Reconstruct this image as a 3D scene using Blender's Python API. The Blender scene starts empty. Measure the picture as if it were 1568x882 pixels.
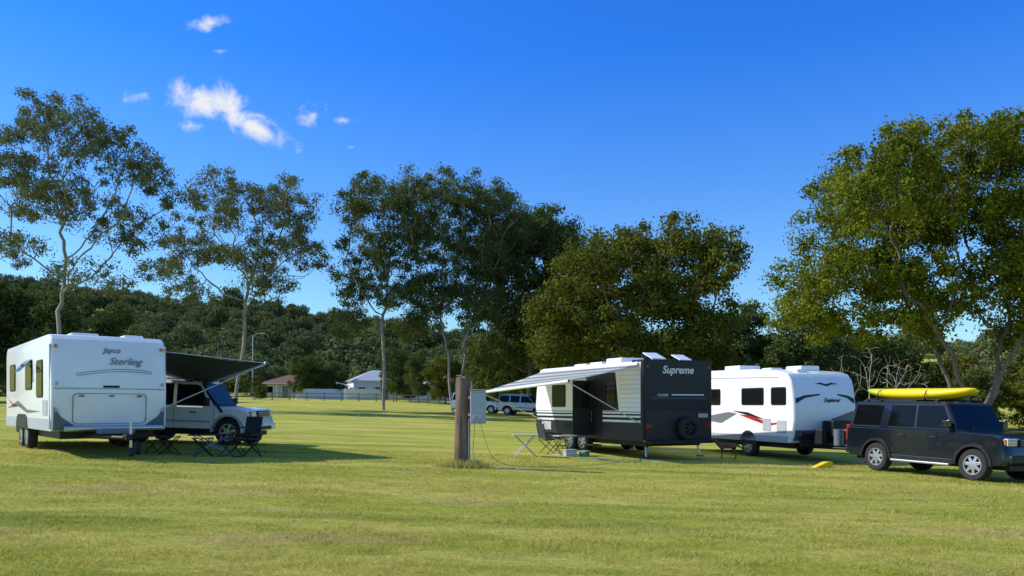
import bpy, math, random
import numpy as np
from mathutils import Vector, Matrix
scene=bpy.context.scene
col=scene.collection
rad=math.radians

# ---------------------------------------------------------------- terrain
def gh(x,y):
    x=np.asarray(x,dtype=float); y=np.asarray(y,dtype=float)
    tilt=-.99*np.tanh(x/30)
    rise=np.interp(y,[-60,25,70,135,160],[0,0,.5,1.8,2.1])
    s=np.clip((y-155)/170,0,1); s=s*s*(3-2*s)
    H=np.interp(x,[-400,-190,-150,-118,-69,0,116,160,300],[44,38,36,32,25,19,17,19,22])
    return tilt+rise+s*(H+1.8*np.sin(x/17.)+1.2*np.sin(x/8.+1))
def g(x,y): return float(gh(x,y))

# ---------------------------------------------------------------- materials
def nd(nt,t,**kw):
    n=nt.nodes.new(t)
    for k,v in kw.items(): setattr(n,k,v)
    return n
def mat(name,c,rough=.5,metal=0.,coat=0.,var=0.,vs=6.,bump=0.,bs=40.,stretch=None,spec=.5):
    m=bpy.data.materials.new(name); m.use_nodes=True; nt=m.node_tree
    b=nt.nodes['Principled BSDF']
    b.inputs['Base Color'].default_value=(*c,1); b.inputs['Roughness'].default_value=rough
    b.inputs['Metallic'].default_value=metal; b.inputs['Coat Weight'].default_value=coat
    b.inputs['Specular IOR Level'].default_value=spec
    tc=nd(nt,'ShaderNodeTexCoord'); mp=nd(nt,'ShaderNodeMapping')
    nt.links.new(tc.outputs['Object'],mp.inputs[0])
    if stretch: mp.inputs['Scale'].default_value=stretch
    if var>0:
        n=nd(nt,'ShaderNodeTexNoise'); n.inputs['Scale'].default_value=vs; n.inputs['Detail'].default_value=6
        nt.links.new(mp.outputs[0],n.inputs['Vector'])
        r=nd(nt,'ShaderNodeMapRange'); r.inputs['From Min'].default_value=.3; r.inputs['From Max'].default_value=.7
        r.inputs['To Min'].default_value=1-var; r.inputs['To Max'].default_value=1+var*.5
        nt.links.new(n.outputs['Fac'],r.inputs['Value'])
        mx=nd(nt,'ShaderNodeVectorMath',operation='SCALE'); mx.inputs[0].default_value=c
        nt.links.new(r.outputs[0],mx.inputs['Scale']); nt.links.new(mx.outputs[0],b.inputs['Base Color'])
    if bump>0:
        n=nd(nt,'ShaderNodeTexNoise'); n.inputs['Scale'].default_value=bs; n.inputs['Detail'].default_value=4
        nt.links.new(mp.outputs[0],n.inputs['Vector'])
        bp=nd(nt,'ShaderNodeBump'); bp.inputs['Strength'].default_value=bump; bp.inputs['Distance'].default_value=.02
        nt.links.new(n.outputs['Fac'],bp.inputs['Height']); nt.links.new(bp.outputs[0],b.inputs['Normal'])
    return m

def leafmat(name,dark,light,ns=.35,tr=.3,inst=False):
    m=bpy.data.materials.new(name); m.use_nodes=True; nt=m.node_tree; nt.nodes.clear()
    out=nd(nt,'ShaderNodeOutputMaterial'); geo=nd(nt,'ShaderNodeNewGeometry'); tc=nd(nt,'ShaderNodeTexCoord')
    if inst:
        oi=nd(nt,'ShaderNodeObjectInfo'); src=oi.outputs['Random']
    else:
        n=nd(nt,'ShaderNodeTexNoise'); n.inputs['Scale'].default_value=ns; n.inputs['Detail'].default_value=3
        nt.links.new(tc.outputs['Object'],n.inputs['Vector'])
        r=nd(nt,'ShaderNodeMapRange'); r.inputs['From Min'].default_value=.35; r.inputs['From Max'].default_value=.65
        nt.links.new(n.outputs['Fac'],r.inputs['Value']); src=r.outputs[0]
    a=nd(nt,'ShaderNodeMath',operation='ADD'); nt.links.new(src,a.inputs[0]); nt.links.new(geo.outputs['Random Per Island'],a.inputs[1])
    h=nd(nt,'ShaderNodeMath',operation='MULTIPLY'); nt.links.new(a.outputs[0],h.inputs[0]); h.inputs[1].default_value=.5
    mx=nd(nt,'ShaderNodeMix',data_type='RGBA'); nt.links.new(h.outputs[0],mx.inputs['Factor'])
    mx.inputs['A'].default_value=(*dark,1); mx.inputs['B'].default_value=(*light,1)
    d=nd(nt,'ShaderNodeBsdfDiffuse'); t=nd(nt,'ShaderNodeBsdfTranslucent')
    nt.links.new(mx.outputs['Result'],d.inputs[0]); nt.links.new(mx.outputs['Result'],t.inputs[0])
    s=nd(nt,'ShaderNodeMixShader'); s.inputs[0].default_value=tr
    nt.links.new(d.outputs[0],s.inputs[1]); nt.links.new(t.outputs[0],s.inputs[2])
    nt.links.new(s.outputs[0],out.inputs[0])
    return m

def grass_color(nt, island=False):
    """shared world-space turf colour; returns colour socket"""
    geo=nd(nt,'ShaderNodeNewGeometry')
    def noise(scale,sc,det=5,rough=.6,off=(0,0,0)):
        mp=nd(nt,'ShaderNodeMapping'); mp.inputs['Scale'].default_value=sc; mp.inputs['Location'].default_value=off
        nt.links.new(geo.outputs['Position'],mp.inputs[0])
        n=nd(nt,'ShaderNodeTexNoise'); n.inputs['Scale'].default_value=scale; n.inputs['Detail'].default_value=det
        n.inputs['Roughness'].default_value=rough
        nt.links.new(mp.outputs[0],n.inputs['Vector']); return n.outputs['Fac']
    def ramp(s,a,b):
        r=nd(nt,'ShaderNodeMapRange'); r.inputs['From Min'].default_value=a; r.inputs['From Max'].default_value=b
        nt.links.new(s,r.inputs['Value']); return r.outputs[0]
    def mix(f,a,b):
        m=nd(nt,'ShaderNodeMix',data_type='RGBA')
        if hasattr(f,'links'): nt.links.new(f,m.inputs['Factor'])
        else: m.inputs['Factor'].default_value=f
        for k,v in(('A',a),('B',b)):
            if hasattr(v,'links'): nt.links.new(v,m.inputs[k])
            else: m.inputs[k].default_value=(*v,1)
        return m.outputs['Result']
    c=mix(ramp(noise(.45,(.35,1.1,1),6,.7),.42,.58),(.44,.445,.055),(.66,.58,.13))
    c=mix(ramp(noise(.6,(.35,1.3,1),6,.72,(13,5,0)),.56,.68),c,(.64,.47,.20))
    c=mix(ramp(noise(.38,(.25,1.6,1),5,.65,(40,9,0)),.54,.66),c,(.30,.35,.038))
    c=mix(ramp(noise(2.6,(.6,1.4,1),4,.7,(3,9,0)),.45,.62),c,mix(.30,c,(.20,.23,.025)))
    c=mix(ramp(noise(11,(1,1,1),5,.8),.38,.62),mix(.38,c,(.14,.16,.02)),c)
    if island:
        mm=mix(ramp(geo.outputs['Random Per Island'],.55,1.),c,(.76,.64,.26)); c=mix(.8,c,mm)
    return c,noise

def mat_ground():
    m=bpy.data.materials.new('turf'); m.use_nodes=True; nt=m.node_tree; b=nt.nodes['Principled BSDF']
    c,noise=grass_color(nt); nt.links.new(c,b.inputs['Base Color'])
    b.inputs['Roughness'].default_value=.95; b.inputs['Specular IOR Level'].default_value=.1
    f=noise(22,(1,1,1),6,.8)
    bp=nd(nt,'ShaderNodeBump'); bp.inputs['Strength'].default_value=.9; bp.inputs['Distance'].default_value=.05
    nt.links.new(f,bp.inputs['Height']); nt.links.new(bp.outputs[0],b.inputs['Normal'])
    return m
def mat_blades():
    m=bpy.data.materials.new('grass_blades'); m.use_nodes=True; nt=m.node_tree; nt.nodes.clear()
    out=nd(nt,'ShaderNodeOutputMaterial'); c,_=grass_color(nt,True)
    d=nd(nt,'ShaderNodeBsdfDiffuse'); t=nd(nt,'ShaderNodeBsdfTranslucent'); s=nd(nt,'ShaderNodeMixShader'); s.inputs[0].default_value=.4
    nt.links.new(c,d.inputs[0]); nt.links.new(c,t.inputs[0]); nt.links.new(d.outputs[0],s.inputs[1]); nt.links.new(t.outputs[0],s.inputs[2])
    nt.links.new(s.outputs[0],out.inputs[0]); return m

WHITE=mat('white_gelcoat',(.84,.84,.82),.28,coat=.3,var=.06,vs=1.6)
WHITE2=mat('white_paint',(.86,.86,.84),.25,coat=.6,var=.03,vs=3)
DGREY=mat('charcoal_panel',(.013,.013,.014),.42,coat=0,var=.15,vs=3,spec=.3)
BLACK=mat('black_plastic',(.013,.013,.014),.5,var=.2,vs=10,spec=.3)
CHK=mat('checker_plate',(.022,.022,.023),.42,metal=.2,bump=.4,bs=30,spec=.4)
RUB=mat('tyre_rubber',(.022,.021,.02),.85,var=.3,vs=20)
GLASS=mat('tinted_glass',(.005,.006,.007),.06,spec=.18)
SILV=mat('silver_metal',(.55,.56,.58),.32,metal=.8,var=.1,vs=15)
LGREY=mat('light_grey_trim',(.42,.44,.46),.45,var=.06)
LETT=mat('silver_lettering',(.72,.72,.73),.4)
MGREY=mat('grey_trim',(.15,.165,.18),.45,var=.08)
BLUEG=mat('blue_grey_decal',(.10,.13,.17),.35)
RED=mat('red_decal',(.40,.02,.02),.35)
REDL=mat('tail_lamp',(.35,.01,.01),.15,coat=.5)
LAMP=mat('lamp_lens',(.7,.72,.75),.08,metal=.4)
AMB=mat('amber_lens',(.6,.18,.02),.2)
NAVY=mat('navy_car_paint',(.006,.009,.014),.2,metal=.1,coat=.5,var=.1,vs=3)
SILVP=mat('silver_car_paint',(.42,.43,.44),.3,metal=.5,coat=.8)
BARK=mat('pale_bark',(.34,.30,.26),.9,var=.5,vs=2.5,bump=.5,bs=12,stretch=(1,1,.3))
BARKD=mat('dark_bark',(.17,.135,.105),.95,var=.4,vs=3,bump=.6,bs=14,stretch=(1,1,.3))
WOOD=mat('weathered_timber',(.20,.13,.085),.9,var=.75,vs=9,bump=.9,bs=25,stretch=(1,1,.12))
BOXG=mat('grey_switchboard',(.40,.42,.43),.45,var=.08,vs=5)
CANV=mat('dark_awning_fabric',(.035,.045,.04),.8,var=.15,vs=4)
CHAIR=mat('camp_chair_fabric',(.03,.035,.045),.9)
ALU=mat('aluminium_tube',(.5,.5,.5),.35,metal=.9)
YEL=mat('yellow_plastic',(.82,.60,.01),.35,var=.05)
GRN=mat('lime_plastic',(.48,.60,.02),.35)
HOSE=mat('green_hose',(.03,.22,.13),.4)
BLU=mat('blue_hose',(.12,.30,.42),.4)
WROOF=mat('grey_roof_sheet',(.42,.44,.46),.5,var=.1)
RROOF=mat('brown_roof_tile',(.16,.07,.045),.8,var=.2)
WWALL=mat('white_weatherboard',(.78,.78,.76),.7,var=.06)
CREAM=mat('cream_wall',(.5,.45,.35),.8,var=.06)
FENC=mat('white_fence_paint',(.84,.84,.84),.6,var=.08)
FUR=mat('tan_fur',(.20,.09,.035),.9,var=.4,vs=8)
# kayak : moulded plastic that fades from green (stern) to yellow (bow)
KAY=mat('kayak_plastic',(.8,.6,.01),.32)
nt=KAY.node_tree; b=nt.nodes['Principled BSDF']; tc=nd(nt,'ShaderNodeTexCoord'); sx=nd(nt,'ShaderNodeSeparateXYZ'); nt.links.new(tc.outputs['Object'],sx.inputs[0])
mr=nd(nt,'ShaderNodeMapRange'); mr.inputs['From Min'].default_value=-2.2; mr.inputs['From Max'].default_value=-1.5; nt.links.new(sx.outputs['X'],mr.inputs[0])
mx=nd(nt,'ShaderNodeMix',data_type='RGBA'); nt.links.new(mr.outputs[0],mx.inputs['Factor']); mx.inputs['A'].default_value=(.25,.55,.03,1); mx.inputs['B'].default_value=(.92,.66,.01,1); nt.links.new(mx.outputs['Result'],b.inputs['Base Color'])

# ---------------------------------------------------------------- mesh helpers
def empty(name,loc=(0,0,0),M=None):
    e=bpy.data.objects.new(name,None); col.objects.link(e); e.empty_display_size=.3
    if M is not None: e.matrix_world=M
    else: e.location=loc
    return e
def mk(name,verts,faces,m,parent=None,bevel=0,smooth=False,seg=2,loc=None,ang=35):
    me=bpy.data.meshes.new(name); me.from_pydata([tuple(v) for v in verts],[],[tuple(f) for f in faces]); me.update()
    me.materials.append(m)
    import bmesh
    bm=bmesh.new(); bm.from_mesh(me); bmesh.ops.recalc_face_normals(bm,faces=bm.faces); bm.to_mesh(me); bm.free()
    if smooth:
        me.polygons.foreach_set('use_smooth',[True]*len(me.polygons)); me.set_sharp_from_angle(angle=rad(ang))
    o=bpy.data.objects.new(name,me); col.objects.link(o)
    if parent: o.parent=parent
    if loc: o.location=loc
    if bevel:
        b=o.modifiers.new('bevel','BEVEL'); b.width=bevel; b.segments=seg; b.limit_method='ANGLE'; b.angle_limit=rad(35)
        b.harden_normals=False
    return o
def box(name,x,y,z,m,parent=None,bevel=0):
    v=[(a,b,c) for a in x for b in y for c in z]
    f=[(0,1,3,2),(4,6,7,5),(0,4,5,1),(2,3,7,6),(0,2,6,4),(1,5,7,3)]
    return mk(name,v,f,m,parent,bevel)
def cyl(name,p0,p1,r,m,parent=None,seg=14,r1=None,smooth=True):
    p0=Vector(p0);p1=Vector(p1);d=(p1-p0).normalized(); a=d.orthogonal().normalized(); b=d.cross(a)
    r1=r if r1 is None else r1; V=[]
    for p,rr in((p0,r),(p1,r1)):
        for i in range(seg):
            t=2*math.pi*i/seg; V.append(p+a*math.cos(t)*rr+b*math.sin(t)*rr)
    F=[(i,(i+1)%seg,seg+(i+1)%seg,seg+i) for i in range(seg)]+[tuple(range(seg)),tuple(range(seg,2*seg))]
    return mk(name,V,F,m,parent,smooth=smooth)
def tube(name,pts,r,m,parent=None,smooth=False):
    cu=bpy.data.curves.new(name,'CURVE'); cu.dimensions='3D'; cu.bevel_depth=r; cu.bevel_resolution=2
    sp=cu.splines.new('NURBS' if smooth else 'POLY'); sp.points.add(len(pts)-1)
    for i,p in enumerate(pts): sp.points[i].co=(*p,1)
    if smooth: sp.use_endpoint_u=True; sp.order_u=3
    cu.materials.append(m); o=bpy.data.objects.new(name,cu); col.objects.link(o)
    if parent: o.parent=parent
    return o
def slab(name,pts,n,t,m,parent=None,bevel=0):
    n=Vector(n)*t; V=[Vector(p) for p in pts]+[Vector(p)+n for p in pts]; k=len(pts)
    F=[tuple(range(k)),tuple(range(k,2*k))]+[(i,(i+1)%k,k+(i+1)%k,k+i) for i in range(k)]
    return mk(name,V,F,m,parent,bevel)
def loft(name,stations,m,parent=None,bevel=0,smooth=True,ang=35):
    k=len(stations[0]); V=[p for s in stations for p in s]; F=[]
    for j in range(len(stations)-1):
        for i in range(k):
            a=j*k+i;b=j*k+(i+1)%k; F.append((a,b,b+k,a+k))
    F.append(tuple(range(k))); F.append(tuple(range((len(stations)-1)*k,len(stations)*k)))
    return mk(name,V,F,m,parent,bevel,smooth,ang=ang)
def lathe(name,c,prof,m,parent=None,seg=32,closed=False):
    V=[];k=len(prof)
    for i in range(seg):
        t=2*math.pi*i/seg
        for r,y in prof: V.append((c[0]+r*math.cos(t),c[1]+y,c[2]+r*math.sin(t)))
    F=[]
    for i in range(seg):
        j=(i+1)%seg
        for q in range(k-1): F.append((i*k+q,i*k+q+1,j*k+q+1,j*k+q))
    return mk(name,V,F,m,parent,smooth=True)
def rrect(x0,x1,z0,z1,r,n=4):
    P=[]
    for cx,cz,a0 in((x1-r,z1-r,0),(x0+r,z1-r,90),(x0+r,z0+r,180),(x1-r,z0+r,270)):
        for i in range(n+1):
            a=rad(a0+90*i/n); P.append((cx+r*math.cos(a),cz+r*math.sin(a)))
    return P
def side(name,pts,s,y,t,m,parent): return slab(name,[(a,s*y,b) for a,b in pts],(0,s,0),t,m,parent)
def endp(name,pts,s,x,t,m,parent): return slab(name,[(s*x,a,b) for a,b in pts],(s,0,0),t,m,parent)
def window(i,x0,x1,z0,z1,s,y,parent,lit=False):
    side('window_frame_%s'%i,rrect(x0-.04,x1+.04,z0-.04,z1+.04,.07),s,y,.014,BLACK,parent)
    side('window_pane_%s'%i,rrect(x0,x1,z0,z1,.05),s,y+.014,.012,GLASS,parent)
def text(body,size,m,parent,loc,face,shear=.2,ext=.004,off=0.):
    cu=bpy.data.curves.new('lettering','FONT'); cu.body=body; cu.size=size; cu.shear=shear; cu.extrude=ext; cu.align_x='CENTER'; cu.offset=off
    cu.materials.append(m); o=bpy.data.objects.new('lettering',cu); col.objects.link(o); o.parent=parent; o.location=loc
    o.rotation_euler=(rad(90),0,rad({'+x':90,'-x':-90,'-y':0,'+y':180}[face])); return o
def wheel(i,x,y,s,r,w,parent,alloy=True,spokes=5,spm=None,rimr=.62):
    """y = centre plane of tyre, s = outward side"""
    spm=spm or SILV; R=r*rimr
    lathe('wheel_%s_tyre'%i,(x,y,r),[(R,-w/2),(r*.9,-w/2),(r*.97,-w*.42),(r,-w*.3),(r,w*.3),(r*.97,w*.42),(r*.9,w/2),(R,w/2),(R,-w/2)],RUB,parent,36)
    lathe('wheel_%s_rim'%i,(x,y,r),[(R,s*w*.5),(R*.9,s*w*.5),(R*.86,s*w*.36),(R*.86,-s*w*.3)],spm,parent,32)
    lathe('wheel_%s_dish'%i,(x,y,r),[(0.001,s*w*.1),(R*.9,s*w*.1)],BLACK,parent,24)
    lathe('wheel_%s_hub'%i,(x,y,r),[(0.001,s*w*.47),(R*.2,s*w*.46),(R*.24,s*w*.3),(R*.24,s*w*.1)],spm,parent,16)
    for k in range(spokes):
        a=2*math.pi*k/spokes+.3; c=Vector((math.cos(a),0,math.sin(a))); q=Vector((-math.sin(a),0,math.cos(a))); o=Vector((x,y,r))
        V=[]
        for rr,ww,yy in((R*.15,.24,.46),(R*.9,.17,.42)):
            for sg in(-1,1):
                V.append(o+c*rr+q*sg*R*ww*(5/spokes)**.7+Vector((0,s*w*yy,0))); V.append(o+c*rr+q*sg*R*ww*(5/spokes)**.7+Vector((0,s*w*(yy-.15),0)))
        mk('wheel_%s_spoke_%d'%(i,k+1),V,[(0,2,6,4),(1,3,7,5),(0,1,5,4),(2,3,7,6),(0,1,3,2),(4,5,7,6)],spm,parent,.006)
def bigmesh(name,V,F,mats,parent=None,loc=None):
    me=bpy.data.meshes.new(name); n=len(V); k=F.shape[1]; m=len(F)
    me.vertices.add(n); me.vertices.foreach_set('co',V.astype(np.float32).ravel())
    me.loops.add(m*k); me.loops.foreach_set('vertex_index',F.astype(np.int32).ravel())
    me.polygons.add(m); me.polygons.foreach_set('loop_start',np.arange(0,m*k,k,dtype=np.int32))
    me.update(calc_edges=True); me.validate()
    me.materials.append(mats)
    o=bpy.data.objects.new(name,me); col.objects.link(o)
    if parent: o.parent=parent
    if loc is not None: o.location=loc
    return o

# ---------------------------------------------------------------- ground
def ground():
    def axis(segs):
        a=[]
        for s,e,st in segs: a+=list(np.arange(s,e,st))
        return np.array(a+[segs[-1][1]])
    xs=axis([(-1600,-400,100),(-400,-60,6),(-60,60,1.),(60,400,6),(400,1600,100)])
    ys=axis([(-300,-20,40),(-20,60,1.),(60,160,2.5),(160,360,5),(360,2600,80)])
    X,Y=np.meshgrid(xs,ys); Z=gh(X,Y)
    V=np.stack([X.ravel(),Y.ravel(),Z.ravel()],1); nx=len(xs); ny=len(ys)
    i,j=np.meshgrid(np.arange(nx-1),np.arange(ny-1)); a=(j*nx+i).ravel()
    F=np.stack([a,a+1,a+nx+1,a+nx],1)
    o=bigmesh('ground',V,F,mat_ground())
    o.data.polygons.foreach_set('use_smooth',[True]*len(F))
ground()
rng=np.random.default_rng(5)
BLADE=mat_blades()
def blades(name,x,y,h,w,lean=.6):
    n=len(x); z=gh(x,y); a=rng.uniform(0,2*np.pi,n); b=rng.uniform(0,2*np.pi,n)
    P=np.stack([x,y,z],1); d=np.stack([np.cos(a),np.sin(a),0*a],1)*w[:,None]
    L=np.stack([np.cos(b)*h*lean,np.sin(b)*h*lean,h],1)
    V=np.stack([P-d,P+d,P+L],1).reshape(-1,3)
    F=np.arange(3*n).reshape(-1,3)
    return bigmesh(name,V,F,BLADE)
N=300000
u=rng.random(N); yy=6.2*(24/6.2)**(u**.95); xx=rng.uniform(-1,1,N)*(yy*.66+.8)
nf=sum(np.sin(xx*f*math.cos(t)+yy*f*math.sin(t)+p) for f,t,p in [(2.1,.3,0),(3.7,1.4,2),(5.9,2.5,4),(8.3,.9,1),(12.7,2.0,3),(1.1,1.9,5)])
clump=np.clip(.8+.25*nf,.4,1.7)
blades('mown_grass',xx,yy,rng.uniform(.012,.034,N)*(1+.2*(yy/10))*clump,rng.uniform(.002,.0045,N)*(yy/7)**.8,1.15)
n=2600; a=rng.uniform(0,6.28,n); r=np.abs(rng.normal(.25,.13,n))
blades('grass_tuft',-1.17+np.cos(a)*r*1.3,18.85+np.sin(a)*r,rng.uniform(.08,.24,n)*np.clip(1.3-r,.3,1),np.full(n,.007),.5)

# ---------------------------------------------------------------- trees
def leaves(centers,rad_c,nl,L,W,hang=0.,flat=.75,seed=1,bias=1.):
    r=np.random.default_rng(seed); n=len(centers)*nl
    c=np.repeat(centers,nl,0); rc=np.repeat(rad_c,nl)
    d=r.normal(size=(n,3)); d/=np.linalg.norm(d,axis=1)[:,None]
    nn=d*bias+r.normal(size=(n,3))*.55; nn/=np.linalg.norm(nn,axis=1)[:,None]
    d*= (r.random(n)**.6*rc*(1+.25*np.abs(r.normal(size=n))))[:,None]; d[:,2]*=flat
    p=c+d
    u=np.cross(nn,r.normal(size=(n,3))); 
    if hang: 
        dn=np.tile([0,0,-1.],(n,1)); dn=dn-nn*(dn*nn).sum(1)[:,None]; u=u+dn*hang*1.5
    u/=np.linalg.norm(u,axis=1)[:,None]+1e-6
    v=np.cross(nn,u)
    s=r.uniform(.6,1.3,n)[:,None]; u=u*s*L/2; v=v*s*W/2
    V=np.stack([p-u,p+v,p+u,p-v],1).reshape(-1,3); F=np.arange(4*n).reshape(-1,4)
    return V,F
def skeleton(att,fork,step,kill,seed,lean=(0,0),iters=160,up=.12,trunks=1,jit=.2):
    r=np.random.default_rng(seed); nodes=[];par=[]
    for t in range(trunks):
        ang=t*6.28/max(trunks,1)+r.random(); off=np.array([math.cos(ang),math.sin(ang)])*(.3 if trunks>1 else 0)
        sp=off
        k=max(2,int(fork/step))
        for i in range(k+1):
            q=i/k; z=-.3+q*(fork+.3)
            nodes.append(np.array([off[0]+lean[0]*q+sp[0]*q*2.5+.16*math.sin(q*5+seed)*q,off[1]+lean[1]*q+sp[1]*q*2.5,z])); par.append(-1 if i==0 else len(nodes)-2)
    N=np.array(nodes); alive=np.ones(len(att),bool)
    D=np.linalg.norm(att[:,None]-N[None],axis=2); low=N[:,2]<fork*.8; D[:,low]+=1e3
    near=D.argmin(1); nd_=D.min(1)
    for it in range(iters):
        if not alive.any(): break
        new=[]
        for k in np.unique(near[alive]):
            A=att[alive&(near==k)]; v=A-nodes[k]; v/=np.linalg.norm(v,axis=1)[:,None]+1e-6
            m=v.mean(0)+r.normal(size=3)*jit; m[2]+=up; m/=np.linalg.norm(m)+1e-6
            new.append((k,nodes[k]+m*step))
        s0=len(nodes)
        for k,p in new: nodes.append(p); par.append(int(k))
        P=np.array([p for _,p in new]); d=np.linalg.norm(att[:,None]-P[None],axis=2); j=d.argmin(1); dm=d.min(1)
        up_=dm<nd_; near[up_]=s0+j[up_]; nd_[up_]=dm[up_]
        alive&=nd_>kill
    return np.array(nodes),par
def tubes(nodes,par,tip,expo=2.55,rmax=9,seg=6,flare=1.25):
    n=len(nodes); acc=np.zeros(n); R=np.zeros(n)
    for i in range(n-1,-1,-1):
        R[i]=max(tip,acc[i]**(1/expo) if acc[i]>0 else tip)
        if par[i]>=0: acc[par[i]]+=R[i]**expo
    R=np.minimum(R,rmax)
    for i in range(n):
        if nodes[i][2]<.8: R[i]*=1+(flare-1)*(1-max(nodes[i][2],0)/.8)
    V=np.zeros((n,seg,3)); dirs=np.zeros((n,3))
    for i in range(n):
        d=nodes[i]-nodes[par[i]] if par[i]>=0 else np.array([0,0,1.]); d=d/(np.linalg.norm(d)+1e-9); dirs[i]=d
    a=np.cross(dirs,np.tile([1.,.13,.05],(n,1))); a/=np.linalg.norm(a,axis=1)[:,None]+1e-9; b=np.cross(dirs,a)
    for s in range(seg):
        t=2*math.pi*s/seg; V[:,s]=nodes+(a*math.cos(t)+b*math.sin(t))*R[:,None]
    F=[]
    for i in range(n):
        p=par[i]
        if p<0: continue
        for s in range(seg): F.append((p*seg+s,p*seg+(s+1)%seg,i*seg+(s+1)%seg,i*seg+s))
    return V.reshape(-1,3),np.array(F)
def sample(lobes,dens,depth,seed,mind):
    r=np.random.default_rng(seed); out=[]
    for (dx,h,rx,rz) in lobes:
        for sg in(-1,1):
            dy=sg*r.uniform(.1,1)*depth; n=int(dens*rx*rz)+2
            for _ in range(n):
                d=r.normal(size=3); d/=np.linalg.norm(d); d*=r.random()**.38
                p=np.array([dx+d[0]*rx,dy+d[1]*rx*.9,h+d[2]*rz])
                if all(abs(p[0]-q[0])+abs(p[1]-q[1])+abs(p[2]-q[2])>mind for q in out): out.append(p)
    return np.array(out)
def tree(name,X,Y,lobes,fork,lm,bm_,seed,dens=2.,depth=3.,mind=1.,step=.7,cr=.6,nl=150,L=.3,W=.09,hang=.6,tip=.03,lean=(0,0),trunks=1,up=.12,flat=.75,seg=6,jit=.2):
    e=empty(name,(X,Y,g(X,Y)))
    A=sample(lobes,dens,depth,seed,mind)
    nodes,par=skeleton(A,fork,step,step*1.1,seed,lean,trunks=trunks,up=up,jit=jit)
    V,F=tubes(nodes,par,tip,seg=seg); o=bigmesh('trunk_and_limbs',V,F,bm_,e); o.data.polygons.foreach_set('use_smooth',[True]*len(F))
    if nl:
        r=np.random.default_rng(seed+1)
        V,F=leaves(A,r.uniform(.6,1.35,len(A))*cr,nl,L,W,hang,flat,seed); bigmesh('foliage',V,F,lm,e)
    return e
LG=leafmat('gum_leaves',(.085,.105,.045),(.22,.24,.10))
LG2=leafmat('gum_leaves_dark',(.055,.085,.030),(.17,.20,.065))
LD=leafmat('dense_leaves_olive',(.065,.085,.016),(.20,.20,.032),.5)
LC=leafmat('laurel_leaves',(.05,.085,.010),(.27,.28,.028),.45,.35)
LF=leafmat('forest_leaves',(.045,.078,.024),(.16,.19,.05),.5,.25)
LH=leafmat('hill_forest_leaves',(.045,.072,.030),(.22,.24,.085),.5,.25,True)
tree('eucalyptus_tree',-35,62,[(0,21.9,4.8,1.9),(-2.5,19.9,2.4,2.4),(3,20,3.8,2.2),(7.3,17.6,2.6,2.2),(5.5,14,2.8,1.8),(-2.8,16.4,2.6,2.4),(-3.5,12.5,2,1.6),(1,16.3,2.8,2.2),(2.6,10.3,2.4,1.2),(-4.5,18.5,1.8,3)],7.5,LG,BARK,11,dens=2.7,depth=3.2,mind=.85,cr=.72,nl=115,L=.32,W=.095,tip=.024)
tree('eucalyptus_tree',-24.9,72,[(2.5,19.3,4.9,1.5),(-1,17.3,3.4,2),(4.8,17.2,2.6,2.1),(-3.6,14.3,3.4,1.8),(1.3,13.9,3.8,2),(6.3,14.4,2.6,1.8),(-5.9,12,2.5,1.3),(3.6,10.9,2.2,1.3),(-3.6,10.3,1.8,1)],6.8,LG,BARK,23,dens=3.0,depth=3.2,mind=.85,cr=.75,nl=120,L=.33,W=.10,lean=(.9,0),tip=.024)
tree('eucalyptus_tree',-12,75,[(.8,20,3.6,2),(-2.6,18.8,2,2.1),(-1.6,15.1,2.7,2.2),(2,15.7,2.7,2.5),(-2.6,11.5,2.4,2),(1.4,11.2,2.6,2.2),(-2.9,8,2,1.4),(3,18.5,2,1.8)],8.2,LG2,BARK,31,dens=4.4,depth=2.5,mind=.8,cr=.74,nl=120,W=.11,tip=.026)
tree('eucalyptus_tree',-5.5,78,[(-.4,20.9,4.4,1.9),(2.7,19.8,3.8,2.2),(-1.7,16.5,3.2,2.8),(2,15.4,3.5,2.8),(-1.7,11.6,2.8,2.3),(2,11,3.2,2.4),(-3.8,8.3,2.5,1.6),(5,17.6,2.4,2)],5.5,LG2,BARK,47,dens=4.6,depth=2.6,mind=.8,cr=.76,nl=130,W=.11,trunks=2,tip=.026)
tree('eucalyptus_tree',1.8,84,[(.7,19.3,4,2.2),(3.6,17.7,2.6,2.2),(-2,16.5,3.4,3.2),(2.4,13.8,3.6,3.2),(-2,11,3.4,3),(-3,6.5,3.4,2.6),(2,7.8,3.4,3)],5,LF,BARKD,53,dens=5,depth=2.8,mind=.8,cr=.9,nl=140,W=.15,L=.34)
tree('fig_tree',11,66,[(2.7,14.4,4,2),(-1.6,14.2,3.2,1.9),(-4.8,12.5,2.7,2),(5.2,12,2.0,2.3),(.5,10.5,4.3,2.7),(-6.4,9.2,3.2,2.3),(-3.2,7.8,3.2,2.6),(4.5,7.8,2.6,2.4),(-7.2,6,3,1.9),(.5,5.6,3.2,1.6),(5.2,5.4,2,1.4)],3.2,LD,BARKD,61,dens=4.6,depth=4.2,mind=.95,cr=.92,nl=160,W=.17,L=.28,hang=.2,trunks=2)
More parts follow.
